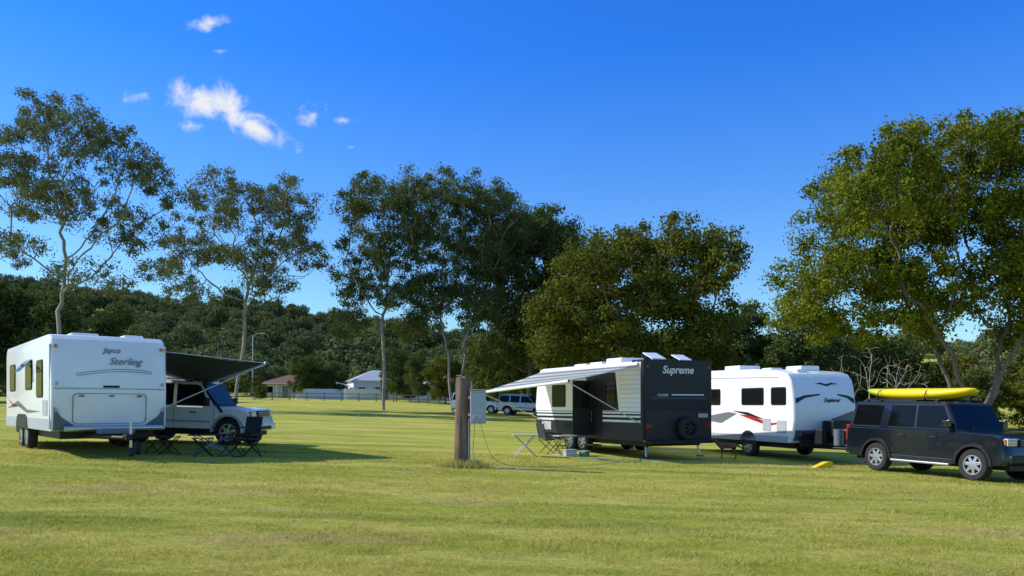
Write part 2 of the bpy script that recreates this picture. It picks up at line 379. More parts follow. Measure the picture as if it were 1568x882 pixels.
tree('camphor_laurel_tree',27.5,48,[(-1.6,17.2,3.5,1.7),(1.8,17.3,2.7,1.6),(-5.9,15.6,2.9,2),(-7.8,12.9,2.4,2.1),(-3.5,13.3,3.1,2.2),(.4,13.7,3.1,2.2),(4.3,13.5,3.1,3),(-9,9.6,2.2,1.7),(-5.9,9.6,2.6,1.8),(-2.3,9.4,2.6,1.8),(2,9.4,2.7,2.1),(-9.9,7.5,1.6,1.1),(-6.4,6.7,1.9,1.1),(5.9,9,3,3),(-2.3,6.9,1.7,.9),(3.5,6.6,2.2,1.3)],2.3,LC,BARKD,71,dens=5.6,depth=4,mind=.78,step=.55,cr=.78,nl=180,W=.13,L=.22,hang=.2,trunks=4,tip=.022,up=.05)
tree('bare_shrub',25.2,56,[(0,4.4,3.0,1.5),(-2.0,3.4,1.8,1.4),(2.0,3.6,2,1.4)],.6,LG,mat('grey_twigs',(.36,.32,.29),.9),83,dens=15,depth=1.2,mind=.35,step=.35,nl=0,tip=.011,trunks=5,up=.35,seg=4,jit=.07)
# generic background trees, linked meshes
def bgmesh(seed,lm,lob,fork):
    A=sample(lob,3.6,2.4,seed,.8); nodes,par=skeleton(A,fork,.7,.8,seed,trunks=1)
    V,F=tubes(nodes,par,.03); a=bigmesh('limbs_src',V,F,BARKD); r=np.random.default_rng(seed)
    V,F=leaves(A,r.uniform(.7,1.4,len(A))*.8,120,.36,.19,.2,.8,seed); b=bigmesh('foliage_src',V,F,lm)
    ma,mb=a.data,b.data; bpy.data.objects.remove(a); bpy.data.objects.remove(b); return ma,mb
BG=[bgmesh(101,LF,[(0,9.6,2.8,1.6),(-2.4,7.6,2.4,1.8),(2.3,7.9,2.4,1.9),(0,5.4,3.4,1.9),(-2.6,3.5,2.2,1.5),(2.6,3.6,2.2,1.6)],2),
    bgmesh(102,LD,[(.6,9.2,2.4,1.8),(-2.,8,2.2,1.6),(2.9,6.6,2.,1.8),(-.6,5.,3.6,2.2),(-3.2,4.3,1.8,1.4),(1.5,2.7,2.6,1.2)],1.6),
    bgmesh(103,LF,[(0,10,1.8,1.6),(-1.2,8.,2.,1.5),(1.2,6.9,2.2,1.6),(-.8,5.2,2.4,1.6),(.9,3.4,2.2,1.4)],2.5)]
RB=random.Random(3)
def bg(X,Y,h,k=None,name='background_tree',wide=1.):
    k=RB.randrange(3) if k is None else k; e=empty(name,(X,Y,g(X,Y)-.15)); s=h/11.3; e.scale=(s*wide,s*wide,s); e.rotation_euler=(0,0,RB.uniform(0,6.28))
    for nm,me in zip(('limbs','foliage'),BG[k]):
        o=bpy.data.objects.new(nm,me); col.objects.link(o); o.parent=e
for X,Y,h in [(-62,92,15),(-57,96,13.5),(-52,90,11),(-47.5,97,11.5),(-43,94,8),(-68,85,15),(-33,128,7),(-50,70,5),
              (24,92,11.5),(28.5,95,13),(33,90,11.5),(38,95,10),(19,98,10),(43,92,9),
              (-13,112,7),(-17,118,8),(-9,108,7),(-3,104,9),(3,100,10),(8,96,11),(13,92,9),(-1,92,8)]:
    bg(X,Y,h)
for X,Y,h in [(30,66,7.5),(35,63,6),(40,60,8),(33,57,4.5),(37,56,5),(44,55,7),(24,72,6.5),(18,76,5.5),(48,66,12),(36,50,3.2),(39,49,3.6),(52,58,11),(42,52,4),(29,60,4.5),(22,66,4)]:
    bg(X,Y,h,name='background_shrub' if h<5 else 'background_tree',wide=1.15)
for X,Y,h in [(-43,118,4),(-38,120,3.5),(-31,131,5),(-29,131,6),(-35,112,2.2),(-41,108,2.4),(-48,106,3.4),(-15.8,124,4.4),(-4,118,3.6),(-16.5,131,5.5),(-52,112,3.4),(-56,115,4),(-24,126,1.8),(-20,126,1.6)]:
    bg(X,Y,h,name='background_shrub' if h<5 else 'background_tree',wide=1.2)
# forest on the hills : one instanced object
def forest():
    r=np.random.default_rng(9)
    A=sample([(0,7,2.6,2),(-1.8,5.4,2.,1.8),(1.8,5.2,2.1,1.9),(0,3.4,2.9,1.8)],1.8,1.4,9,.9)
    V,F=leaves(A,r.uniform(.8,1.3,len(A))*1.05,42,.62,.4,.1,.8,9,1.5); V/=9.
    e_pts=[]
    for y0 in np.arange(150,345,7.2):
        for x0 in np.arange(-300,300,6.8+y0*.004):
            x=x0+r.uniform(-2.9,2.9); y=y0+r.uniform(-2.9,2.9)
            if 88<x<165 and y>205 and r.random()<.93: continue
            if abs(x)>y*.75+30: continue
            e_pts.append((x,y,r.uniform(5.,10.)*(1.45 if r.random()<.1 else 1)))
    VV=[];FF=[]
    for i,(x,y,h) in enumerate(e_pts):
        a=r.uniform(0,6.28); z=g(x,y)-.3
        for k in range(4):
            t=a+k*math.pi/2; VV.append((x+math.cos(t)*h*.7071,y+math.sin(t)*h*.7071,z)); FF.append(4*i+k)
    o=bigmesh('hillside_forest',np.array(VV),np.array(FF).reshape(-1,4),LF)
    o.instance_type='FACES'; o.use_instance_faces_scale=True; o.instance_faces_scale=1.; o.show_instancer_for_render=False; o.show_instancer_for_viewport=False
    c=bigmesh('tree_crown',V,F,LH,o)
forest()

# ---------------------------------------------------------------- SUV
def frame_on_ground(X,Y,hx,hy):
    d=.5; n=Vector((-(g(X+d,Y)-g(X-d,Y))/(2*d),-(g(X,Y+d)-g(X,Y-d))/(2*d),1)).normalized()
    h=Vector((hx,hy,0)).normalized(); f=(h-n*h.dot(n)).normalized(); l=n.cross(f)
    M=Matrix((( f.x,l.x,n.x,X),(f.y,l.y,n.y,Y),(f.z,l.z,n.z,g(X,Y)),(0,0,0,1))); return M
def level(X,Y,hx,hy):
    a=math.atan2(hy,hx); return Matrix.Translation((X,Y,g(X,Y)))@Matrix.Rotation(a,4,'Z')
def suv(name,X,Y,hx,hy,paint,W=1.9,H=1.86,xr=-2.45,xf=2.3,ax=1.44,rx=-1.44,wr=.38,zbelt=1.16,zbon=1.08,xc=1.05,xt=.42,wt=.74,flare=None,disc=False,rimm=None,bump=None):
    e=empty(name,M=frame_on_ground(X,Y,hx,hy)); ar=wr+.08; bump=bump or flare or paint
    prof=[(xr+.03,.5),(xr,.78),(xr+.02,zbelt-.03),(xr+.06,zbelt+.01),(xc,zbelt+.02),(xc+.35,zbelt-.01),(xf-.3,zbon),(xf-.1,zbon-.05),(xf-.02,zbon-.16),(xf,.8),(xf+.04,.7),(xf+.04,.52),(xf-.1,.42)]
    def arc(c): return [(c+ar*math.cos(rad(a)),wr+ar*math.sin(rad(a))) for a in range(0,181,18)]
    prof+=[(ax+ar+.005,.40)]+arc(ax)+[(rx+ar+.06,.40)]+arc(rx)+[(xr+.12,.42)]
    st=[]
    for q,fi,dz,dr in((1,.12,.05,.06),(.975,.08,.02,.04),(.9,.04,.005,.02),(.7,.015,0,0),(.35,0,0,0),(0,-.01,-.01,0)):
        P=[]
        for x,z in prof:
            xx=x
            if x>xf-.7: xx=x-fi*((x-(xf-.7))/.7)
            if x<xr+.4: xx=x+dr*((xr+.4-x)/.4)
            zz=z-dz if z>zbon-.12 and z>.9 else z
            P.append((xx,zz))
        st.append((q*W/2,P))
    full=[(-y,P) for y,P in st]+[(y,P) for y,P in st[::-1][1:]]
    loft('body',[[(x,y,z) for x,z in P] for y,P in full],paint,e,ang=30)
    box('underbody',(xr+.15,xf-.12),(-W/2+.3,W/2-.3),(.3,.95),BLACK,e)
    # greenhouse
    z0=zbelt-.02; wb=W/2-.05; A=[(xr+.06,z0),(xc,z0),(xt,H-.03),(xr+.2,H-.03)]
    V=[(A[0][0],-wb,z0),(A[1][0],-wb+.03,z0),(A[2][0],-wt,A[2][1]),(A[3][0],-wt,A[3][1])]; V+=[(x,-y,z) for x,y,z in V]
    mk('cabin',V,[(0,1,2,3),(4,5,6,7),(0,1,5,4),(1,2,6,5),(2,3,7,6),(3,0,4,7)],paint,e,.05)
    lx=lambda z:(A[0][0]+(A[3][0]-A[0][0])*(z-z0)/(A[3][1]-z0)); fx=lambda z:(xc+(xt-xc)*(z-z0)/(A[2][1]-z0))
    wy=lambda z:(wb+(wt-wb)*(z-z0)/(A[2][1]-z0))
    box('roof_skin',(xr+.35,xt-.1),(-wt+.1,wt-.1),(H-.05,H),paint,e,.02)
    za,zb=zbelt+.05,H-.11
    for s,sn in((-1,'right'),(1,'left')):
        slab('window_trim_'+sn,[(lx(za)+.07,s*(wy(za-.03)+.001),za-.03),(fx(za)-.08,s*(wy(za-.03)-.012),za-.03),(fx(zb)-.07,s*(wy(zb+.02)-.01),zb+.02),(lx(zb)+.09,s*(wy(zb+.02)+.001),zb+.02)],(0,s,0),.006,BLACK,e)
        cuts=[(lx(za)+.12,-1.26),(-1.15,-.28),(-.2,None)] if disc else [(lx(za)+.12,-1.3),(-1.2,-.3),(-.22,None)]
        for i,(a,b) in enumerate(cuts):
            at=a+(.1 if i==0 else 0); bb=(fx(za)-.14) if b is None else b; bt=(fx(zb)-.12) if b is None else b
            slab('side_glass_%s_%d'%(sn,i+1),[(a,s*wy(za),za),(bb,s*(wy(za)-.004),za),(bt,s*wy(zb),zb),(at,s*wy(zb),zb)],(0,s,0),.013,GLASS,e)
        for q_,(u0,u1) in enumerate(((-1.3,-1.2),(-.3,-.2))):
            if not disc: slab('pillar_%s_%d'%(sn,q_),[(u0,s*wy(za-.03),za-.03),(u1,s*wy(za-.03),za-.03),(u1,s*wy(zb+.03),zb+.03),(u0,s*wy(zb+.03),zb+.03)],(0,s,0),.016,paint,e)
        if disc:
            slab('rear_pillar_'+sn,[(-1.36,s*wy(za-.04),za-.04),(-1.1,s*wy(za-.04),za-.04),(-1.0,s*wy(zb+.03),zb+.03),(-1.26,s*wy(zb+.03),zb+.03)],(0,s,0),.018,paint,e)
        for i,xq in enumerate((-1.25+.32,-.25,.98)):
            side('door_seam_%s_%d'%(sn,i+1),[(xq,.5 if i else .9),(xq+.012,.5 if i else .9),(xq+.012,zbelt-.06),(xq,zbelt-.06)],s,W/2,.003,BLACK,e)
        side('side_moulding_'+sn,[(rx+ar+.06,.68),(ax-ar-.06,.68),(ax-ar-.06,.74),(rx+ar+.06,.74)],s,W/2,.015,paint if disc else (flare or paint),e)
        for i,xq in enumerate((-.52,.55-.1)):
            box('door_handle_%s_%d'%(sn,i+1),(xq-.2,xq),(s*W/2,s*(W/2+.035)),(zbelt-.2,zbelt-.16),BLACK if flare else paint,e,.01)
        box('mirror_'+sn,(.72,.86),(s*(W/2-.02),s*(W/2+.2)),(zbelt+.06,zbelt+.26),BLACK if not disc else paint,e,.035)
        box('sill_'+sn,(rx+ar+.05,ax-ar-.05),(s*(W/2-.05),s*(W/2+.02)),(.36,.50),BLACK,e,.015)
        box('side_step_'+sn,(rx+ar+.1,ax-ar-.1),(s*(W/2+.02),s*(W/2+.1)),(.33,.38),SILV if disc else BLACK,e,.01)
        for c,cn in((ax,'front'),(rx,'rear')):
            fl=[(c+(ar+.045)*math.cos(rad(a)),wr+(ar+.045)*math.sin(rad(a))) for a in range(0,181,15)]+[(c+(ar-.02)*math.cos(rad(a)),wr+(ar-.02)*math.sin(rad(a))) for a in range(180,-1,-15)]
            side('arch_flare_%s_%s'%(cn,sn),fl,s,W/2-.03,.055 if flare else .04,flare or paint,e)
            wheel('%s_%s'%(cn,sn),c,s*(W/2-.13),s,wr,.25,e,spokes=7 if disc else 6,spm=rimm)
        box('headlamp_'+sn,(xf-.22,xf-.02),(s*(W/2-.42),s*(W/2-.07)),(zbon-.27,zbon-.09),LAMP,e,.02)
        box('indicator_'+sn,(xf-.2,xf-.06),(s*(W/2-.08),s*(W/2-.035)),(zbon-.25,zbon-.11),AMB,e,.012)
        box('fog_lamp_'+sn,(xf-.0,xf+.05),(s*(W/2-.4),s*(W/2-.25)),(.55,.63),LAMP,e,.02)
        box('tail_lamp_'+sn,(xr-.005,xr+.12),(s*(W/2-.16),s*(W/2-.015)),(.8,1.25),REDL,e,.02)
        box('roof_rail_'+sn,(xr+.5,xt-.25),(s*(wt-.1),s*(wt-.06)),(H+.03,H+.06),BLACK if disc else SILV,e,.01)
        for i,xq in enumerate((xr+.55,xt-.35)): box('rail_foot_%s_%d'%(sn,i+1),(xq-.05,xq+.05),(s*(wt-.1),s*(wt-.06)),(H-.03,H+.04),BLACK,e)
    def fpan(nm,u,vv,zz,m,t):
        (z1,z2)=zz; nn=Vector((A[2][1]-z0,0,xc-xt)).normalized()
        P=[(fx(z1),-u,z1),(fx(z1),u,z1),(fx(z2),vv,z2),(fx(z2),-vv,z2)]
        slab(nm,[Vector(p)+nn*.001 for p in P],nn,t,m,e)
    fpan('windscreen_trim',wb-.07,wt-.03,(za-.03,zb+.05),BLACK,.006); fpan('windscreen',wb-.11,wt-.07,(za,zb+.02),GLASS,.012)
    slab('rear_glass',[(lx(za)-.001,-wb+.15,za),(lx(za)-.001,wb-.15,za),(lx(zb)-.001,wt-.1,zb),(lx(zb)-.001,-wt+.1,zb)],(-1,0,.2),.012,GLASS,e)
    box('grille_surround',(xf-.1,xf+.02),(-W/2+.44,W/2-.44),(zbon-.28,zbon-.09),BLACK,e,.015)
    for i in range(3): box('grille_bar_%d'%(i+1),(xf+.005,xf+.035),(-W/2+.47,W/2-.47),(zbon-.265+i*.06,zbon-.235+i*.06),MGREY if disc else SILV,e,.008)
    box('front_bumper',(xf-.15,xf+.09),(-W/2+.1,W/2-.1),(.47,.68),bump,e,.05)
    box('lower_intake',(xf+.07,xf+.095),(-.45,.45),(.50,.60),BLACK,e,.005)
    box('number_plate',(xf+.09,xf+.1),(-.19,.19),(.60,.70),WHITE,e,.003)
    box('rear_bumper',(xr-.07,xr+.2),(-W/2+.06,W/2-.06),(.45,.68),bump,e,.04)
    for s in(-1,1): tube('wiper_%d'%(s+2),[(xc+.02,s*.25-.2,zbelt+.06),(fx(zbelt+.3)+.03,s*.25+.25,zbelt+.12)],.01,BLACK,e)
    return e
def kayak(name,x0,x1,y,z,m,e,w=.36,h=.15):
    st=[]
    for i in range(19):
        t=i/18; s=max(math.sin(math.pi*t),0)**.5; x=x0+(x1-x0)*t; ww=.02+w*s; hh=.03+h*s; zc=z+.10*(2*t-1)**2*abs(2*t-1)+h
        st.append([(x,y+ww*math.cos(2*math.pi*k/14),zc+hh*math.sin(2*math.pi*k/14)*(1 if math.sin(2*math.pi*k/14)<0 else .7)) for k in range(14)])
    loft(name,st,m,e,ang=60)
car=suv('parked_car',11.45,21.2,.40,-.915,NAVY,W=1.93,H=1.93,xr=-2.5,xf=2.3,wr=.39,disc=True,flare=BLACK,zbelt=1.20,zbon=1.16,xc=1.0,xt=.60,wt=.82)
box('raised_roof',(-2.2,-.45),(-.64,.64),(1.91,1.96),NAVY,car,.025)
for i,x in enumerate((-1.6,-.1)): box('roof_bar_%d'%(i+1),(x-.03,x+.03),(-.80,.80),(1.98,2.01),BLACK,car,.01)
kayak('kayak_yellow',-2.30,1.05,-.36,1.98,KAY,car,.37,.17)
kayak('kayak_lime',-2.5,.6,.36,1.98,GRN,car)
tube('kayak_strap_1',[(-1.6,-.80,1.98),(-1.6,-.72,2.20),(-1.6,-.36,2.30),(-1.6,0,2.17)],.012,BLACK,car)
tube('kayak_strap_2',[(-.1,-.80,1.98),(-.1,-.72,2.20),(-.1,-.36,2.31),(-.1,0,2.17)],.012,BLACK,car)
for s in(-1,1):
    for k in range(2): box('headlamp_guard_%d_%d'%(s+2,k),(2.27,2.29),(s*.56,s*.88),(.94+k*.07,.955+k*.07),BLACK,car)
lc=suv('parked_car',-9.85,25.0,.995,-.07,WHITE2,W=1.86,H=1.92,xr=-2.45,xf=2.15,ax=1.42,rx=-1.43,wr=.41,zbelt=1.16,zbon=1.15,xc=.95,xt=.5,wt=.80,flare=LGREY,bump=WHITE2)
tube('snorkel',[(1.25,-.95,1.0),(1.1,-.96,1.2),(.78,-.9,1.55),(.62,-.86,1.85),(.62,-.86,2.0)],.04,BLACK,lc)
suv('parked_car',1.2,73,.9,-.3,SILVP,flare=BLACK)
suv('parked_car',-3.2,76,.95,-.2,WHITE2,flare=None)

# ---------------------------------------------------------------- caravans
def van_body(e,prof,W,m,name='body'):
    st=[]
    xm=max(p[0] for p in prof); xn=min(p[0] for p in prof); zm=max(p[1] for p in prof)
    for q,i in((1,.05),(.985,.015),(.955,0),(0,-.012)):
        P=[]
        for x,z in prof:
            xx=x-i*2 if x>xm-.35 else (x+i*2 if x<xn+.2 else x); zz=z-i*.9 if z>zm-.35 else z
            P.append((xx,zz))
        st.append((q*W/2,P))
    full=[(-y,P) for y,P in st]+[(y,P) for y,P in st[::-1][1:]]
    return loft(name,[[(x,y,z) for x,z in P] for y,P in full],m,e,ang=28)
def drawbar(e,x0,x1,z=.42,jm=SILV):
    for s in(-1,1): tube('drawbar_rail_%d'%(s+2),[(x0-.4,s*.62,z),(x1,s*.05,z)],.045,BLACK,e)
    box('coupling',(x1-.08,x1+.2),(-.07,.07),(z-.05,z+.08),BLACK,e,.02)
    tube('jockey_wheel_stem',[(x1-.25,.14,.16),(x1-.25,.14,z+.35)],.03,jm,e)
    cyl('jockey_wheel',(x1-.25,.10,.1),(x1-.25,.18,.1),.1,RUB,e)
def hatch(e,i,x,y,w=.45,h=.1,z=2.7,m=WHITE,open_=0):
    box('roof_hatch_%d'%i,(x-w/2,x+w/2),(y-w/2,y+w/2),(z-.02,z+h),m,e,.03)
    if open_: slab('hatch_lid_%d'%i,[(x-w/2,y-w/2,z+h),(x-w/2,y+w/2,z+h),(x+w/2,y+w/2,z+h+open_),(x+w/2,y-w/2,z+h+open_)],(0,0,1),.03,m,e)

# --- van A
hA=(.63,-.777); vA=empty('caravan',M=level(-11.45,21.27,*hA)); WA=2.46
van_body(vA,[(-3.5,.55),(-3.5,2.5),(-3.42,2.66),(-3.2,2.74),(3.0,2.74),(3.2,2.71),(3.32,2.62),(3.4,2.4),(3.5,1.45),(3.46,.9),(3.38,.55)],WA,WHITE)
box('chassis',(-3.3,3.2),(-1.0,1.0),(.36,.56),BLACK,vA)
def ax_(z): return float(np.interp(z,[.55,.9,1.45,2.4,2.62],[3.38,3.46,3.5,3.4,3.32]))
def afront(nm,pts,m,t=.008): slab(nm,[(ax_(b)+.002,a,b) for a,b in pts],(1,0,0),t+.022,m,vA)
for k_,z0_ in enumerate((1.5,)): afront('front_seam',[(-1.17,z0_),(1.17,z0_),(1.17,z0_+.012),(-1.17,z0_+.012)],MGREY)
afront('front_wrap_left',[(-1.17,1.10),(-1.02,.86),(-.72,.645),(-1.17,.645)],BLUEG,.006); afront('front_wrap_right',[(1.17,1.10),(1.02,.86),(.72,.645),(1.17,.645)],BLUEG,.006)
afront('front_wrap_base',[(-1.17,.56),(-1.17,.645),(1.17,.645),(1.17,.56)],BLUEG,.012)
for s in(-1,1):
    box('corner_moulding_%d'%(s+2),(3.30,3.375),(s*1.205,s*1.238),(.6,2.5),LGREY,vA,.01)
    for k,zz in enumerate((.98,1.58,2.42)): afront('corner_lamp_%d_%d'%(s+2,k),[(s*1.09,zz),(s*1.15,zz),(s*1.15,zz+.07),(s*1.09,zz+.07)],AMB if k==2 else LGREY,.03)
fr=rrect(-.80,.76,.70,1.40,.1); fi=rrect(-.788,.748,.712,1.388,.09)
for i in range(len(fr)):
    j=(i+1)%len(fr); afront('boot_door_edge_%d'%i,[fr[i],fr[j],fi[j],fi[i]],MGREY,.01)
for k,yq in enumerate((-.62,.0,.6)): afront('boot_catch_%d'%(k+1),[(yq-.05,1.32),(yq+.05,1.32),(yq+.05,1.36),(yq-.05,1.36)],MGREY,.03)
afront('front_vent',[(-.17,1.53),(.17,1.53),(.17,1.58),(-.17,1.58)],BLACK,.02)
text('Jayco',.17,BLUEG,vA,(3.445,.02,2.34),'+x',.3,.004,.002); text('Sterling',.23,BLUEG,vA,(3.475,.30,2.07),'+x',.4,.006,.0)
for q_ in range(2): tube('front_swoosh_%d'%q_,[(ax_(1.93)+.03,-.72+.085*k,1.84-.05*q_+.12*math.sin(k/20*2.6)) for k in range(20)],.006,BLUEG,vA)
tube('front_bar',[(3.5,-.98,.60),(3.5,1.12,.60)],.065,SILV,vA)
box('bar_bracket_1',(3.3,3.5),(-.9,-.8),(.5,.66),BLACK,vA); box('bar_bracket_2',(3.3,3.5),(.8,.9),(.5,.66),BLACK,vA)
box('toolbox',(3.58,3.95),(-.35,.4),(.48,.60),MGREY,vA,.02)
drawbar(vA,3.3,4.9)
cyl('drawbar_tyre',(4.3,.3,.16),(4.3,.4,.16),.15,RUB,vA)
s=-1;y=WA/2
window('1',.1,1.0,1.55,2.2,s,y,vA); window('2',1.75,2.5,1.35,2.15,s,y,vA); window('3',-2.6,-1.7,1.55,2.2,s,y,vA)
side('side_skirt',[(-3.45,.56),(3.25,.56),(3.3,.82),(-3.45,.82)],s,y,.006,LGREY,vA)
side('side_swoosh_1',[(-3.2,1.05),(-1.2,1.25),(.3,1.02),(2.2,.98),(.3,.93),(-1.2,1.10)],s,y,.005,BLUEG,vA)
side('side_swoosh_2',[(-3.3,1.35),(-2.0,1.15),(-.5,1.12),(-2.0,1.08)],s,y,.005,RED,vA)
side('hatch_door',rrect(2.5,3.1,.9,1.25,.05),s,y,.012,LGREY,vA)
for k,xq in enumerate((-1.0,-.1)):
    for ss in(-1,1): wheel('%d_%d'%(k+1,ss+2),xq,ss*(WA/2-.14),ss,.36,.22,vA,spokes=6)
for ss in(-1,1):
    side('wheel_arch_%d'%(ss+2),[(-1.5,.54),(-1.35,.82),(-1.1,.9),(0,.9),(.28,.82),(.42,.54)],ss,WA/2,.02,BLACK,vA)
hatch(vA,1,2.2,-.35,.6,.11,2.73); hatch(vA,2,.9,.3,.8,.15,2.73); hatch(vA,3,-1.6,-.3,.7,.2,2.73); hatch(vA,4,2.4,.7,.45,.1,2.73)
slab('window_awning_1',[(.05,-1.245,2.25),(1.05,-1.245,2.25),(1.05,-1.5,1.95),(.05,-1.5,1.95)],(0,-.6,.5),.012,GLASS,vA)
def awning(e,x0,x1,y0,y1,zi,zn,zf,m,sag=.06,nm='awning_fabric'):
    V=[];F=[];nx,ny=12,10
    for i in range(nx+1):
        for j in range(ny+1):
            u=i/nx;v=j/ny; zo=zn+(zf-zn)*u; V.append((x0+(x1-x0)*u,y0+(y1-y0)*v,zi+(zo-zi)*v-sag*math.sin(math.pi*v)))
    for i in range(nx):
        for j in range(ny):
            a=i*(ny+1)+j; F.append((a,a+1,a+ny+2,a+ny+1))
    o=mk(nm,V,F,m,e,smooth=True); md=o.modifiers.new('t','SOLIDIFY'); md.thickness=.008
    tube('awning_roller',[(x0+(.1 if x0>x1 else -.1),y1,zn),(x1,y1,zf)],.05,WHITE,e)
    box('awning_cassette',(min(x0,x1),max(x0,x1)),(y0-.01,y0+.09),(zi-.05,zi+.06),WHITE,e,.02)
    for k,(xx,zz) in enumerate(((x0,zn),(x1,zf))):
        tube('awning_arm_%d'%(k+1),[(xx,y0+.02,1.05),(xx,y1-.02,zz-.02)],.016,SILV,e)
        tube('awning_rafter_%d'%(k+1),[(xx,y0+.02,zi-.06),(xx,y1,zz)],.014,SILV,e)
awning(vA,3.1,-1.8,WA/2,WA/2+2.6,2.50,2.24,1.78,CANV)
# --- van B
vB=empty('caravan',M=level(3.49,27.4,-.43,.903)); WB=2.5
van_body(vB,[(-3.5,.5),(-3.5,2.84),(-3.45,2.9),(2.9,2.9),(3.15,2.8),(3.35,2.5),(3.5,1.5),(3.1,.5)],WB,WHITE)
box('rear_panel',(-3.535,-3.48),(-WB/2-.012,WB/2+.012),(.52,2.93),DGREY,vB,.02)
box('rear_roof_cap',(-3.5,-2.9),(-WB/2-.006,WB/2+.006),(2.86,2.935),DGREY,vB,.02)
box('chassis',(-3.3,3.2),(-1.0,1.0),(.34,.52),BLACK,vB)
text('Supreme',.32,LETT,vB,(-3.538,.02,2.53),'-x',.25,.006,.006); text('CLASSIC',.11,LETT,vB,(-3.538,.55,1.84),'-x',.0)
endp('rear_pinstripe',[(.25,1.87),(-.95,1.87),(-.95,1.905),(.25,1.905)],-1,3.535,.004,LETT,vB)
endp('rear_pinstripe_2',[(.95,1.78),(-1.05,1.78),(-1.05,1.79),(.95,1.79)],-1,3.535,.004,MGREY,vB)
box('rear_lower_panel',(-3.56,-3.53),(-1.2,1.2),(.52,1.42),CHK,vB,.01)
box('rear_bumper',(-3.75,-3.5),(-1.15,1.15),(.42,.54),BLACK,vB,.02)
sw=bpy.data.objects.new('spare_wheel',None); col.objects.link(sw); sw.parent=vB; sw.location=(-3.70,-.25,.52); sw.rotation_euler=(0,0,rad(-90))
wheel('spare',0,0,-1,.36,.22,sw,spokes=8,spm=BLACK)
for s in(-1,1):
    box('tail_lamp_%d'%(s+2),(-3.58,-3.54),(s*.98,s*1.18),(.88,1.0),REDL,vB,.01)
    box('marker_lamp_%d'%(s+2),(-3.56,-3.53),(s*1.1,s*1.17),(2.7,2.74),REDL,vB,.005)
    tube('stabiliser_leg_%d'%(s+2),[(-3.2,s*.95,.45),(-3.3,s*1.0,.02)],.03,SILV,vB)
    box('stabiliser_foot_%d'%(s+2),(-3.38,-3.22),(s*1.0-.08,s*1.0+.08),(0,.03),BLACK,vB)
box('number_plate',(-3.575,-3.56),(-1.08,-.72),(1.2,1.32),LGREY,vB,.003)
y=WB/2
side('lower_cladding',[(-3.48,.5),(3.05,.5),(3.42,1.05),(-3.48,1.05)],1,y,.008,CHK,vB)
side('rear_side_trim',[(-3.5,1.05),(-3.38,1.05),(-3.38,2.88),(-3.5,2.88)],1,y,.009,DGREY,vB)
for k,(z1,z2) in enumerate(((1.12,1.2),(1.26,1.31),(1.36,1.38))): side('side_stripe_%d'%(k+1),[(-3.38,z1),(3.4,z1),(3.4,z2),(-3.38,z2)],1,y,.005,DGREY,vB)
for k in range(9): side('side_rib_%d'%(k+1),[(-3.38,1.5+k*.14),(-2.25,1.5+k*.14),(-2.25,1.512+k*.14),(-3.38,1.512+k*.14)],1,y,.008,LGREY,vB)
side('dark_side_band',[(-2.2,1.4),(-.45,1.4),(-.2,2.6),(-2.0,2.6)],1,y,.006,DGREY,vB)
window('1',-2.0,-1.45,1.6,2.3,1,y,vB); window('2',1.2,2.1,1.55,2.25,1,y,vB); window('3',-.1,.55,1.7,2.3,1,y,vB)
side('door_opening',rrect(-1.25,-.6,.56,2.45,.06),1,y,.012,BLACK,vB)
slab('open_door',[(-.58,y+.02,.6),(-.50,y+.66,.6),(-.50,y+.66,2.38),(-.58,y+.02,2.38)],(1,-.1,0),.04,DGREY,vB)
slab('open_door_screen',[(-.585,y+.1,1.5),(-.51,y+.6,1.5),(-.51,y+.6,2.28),(-.585,y+.1,2.28)],(-1,.1,0),.012,GLASS,vB)
box('door_step',(-1.25,-.6),(y+.02,y+.35),(.28,.32),BLACK,vB,.01)
box('pole_cover',(2.2,2.9),(y,y+.02),(.7,1.0),LGREY,vB)
box('wheel_spat',(-.35,1.3),(y,y+.03),(.72,.98),BLACK,vB,.02)
for k,xq in enumerate((.05,.9)):
    for ss in(-1,1): wheel('%d_%d'%(k+1,ss+2),xq,ss*(WB/2-.12),ss,.37,.24,vB,spokes=6)
STR=mat('striped_awning',(.62,.63,.65),.7)
nt=STR.node_tree; b=nt.nodes['Principled BSDF']; tc=nd(nt,'ShaderNodeTexCoord'); sx=nd(nt,'ShaderNodeSeparateXYZ'); nt.links.new(tc.outputs['Object'],sx.inputs[0])
m1=nd(nt,'ShaderNodeMath',operation='MULTIPLY'); m1.inputs[1].default_value=13; nt.links.new(sx.outputs['Y'],m1.inputs[0])
m2=nd(nt,'ShaderNodeMath',operation='SINE'); nt.links.new(m1.outputs[0],m2.inputs[0])
m3=nd(nt,'ShaderNodeMapRange'); m3.inputs['From Min'].default_value=-.1; m3.inputs['From Max'].default_value=.1; nt.links.new(m2.outputs[0],m3.inputs[0])
mx=nd(nt,'ShaderNodeMix',data_type='RGBA'); nt.links.new(m3.outputs[0],mx.inputs['Factor']); mx.inputs['A'].default_value=(.88,.88,.87,1); mx.inputs['B'].default_value=(.50,.51,.52,1)
nt.links.new(mx.outputs['Result'],b.inputs['Base Color'])
tr=nd(nt,'ShaderNodeBsdfTranslucent'); nt.links.new(mx.outputs['Result'],tr.inputs[0]); ms=nd(nt,'ShaderNodeMixShader'); ms.inputs[0].default_value=.65
nt.links.new(b.outputs[0],ms.inputs[1]); nt.links.new(tr.outputs[0],ms.inputs[2]); nt.links.new(ms.outputs[0],nt.nodes['Material Output'].inputs[0])
awning(vB,-3.3,2.9,WB/2,WB/2+2.45,2.80,2.26,2.02,STR,.03)
hatch(vB,1,-3.0,.5,.5,.06,2.9,WHITE,.2); hatch(vB,2,-2.9,-.6,.45,.05,2.9,WHITE,.18); hatch(vB,3,-.8,.1,.9,.22,2.9); hatch(vB,4,1.3,.2,.8,.12,2.9)
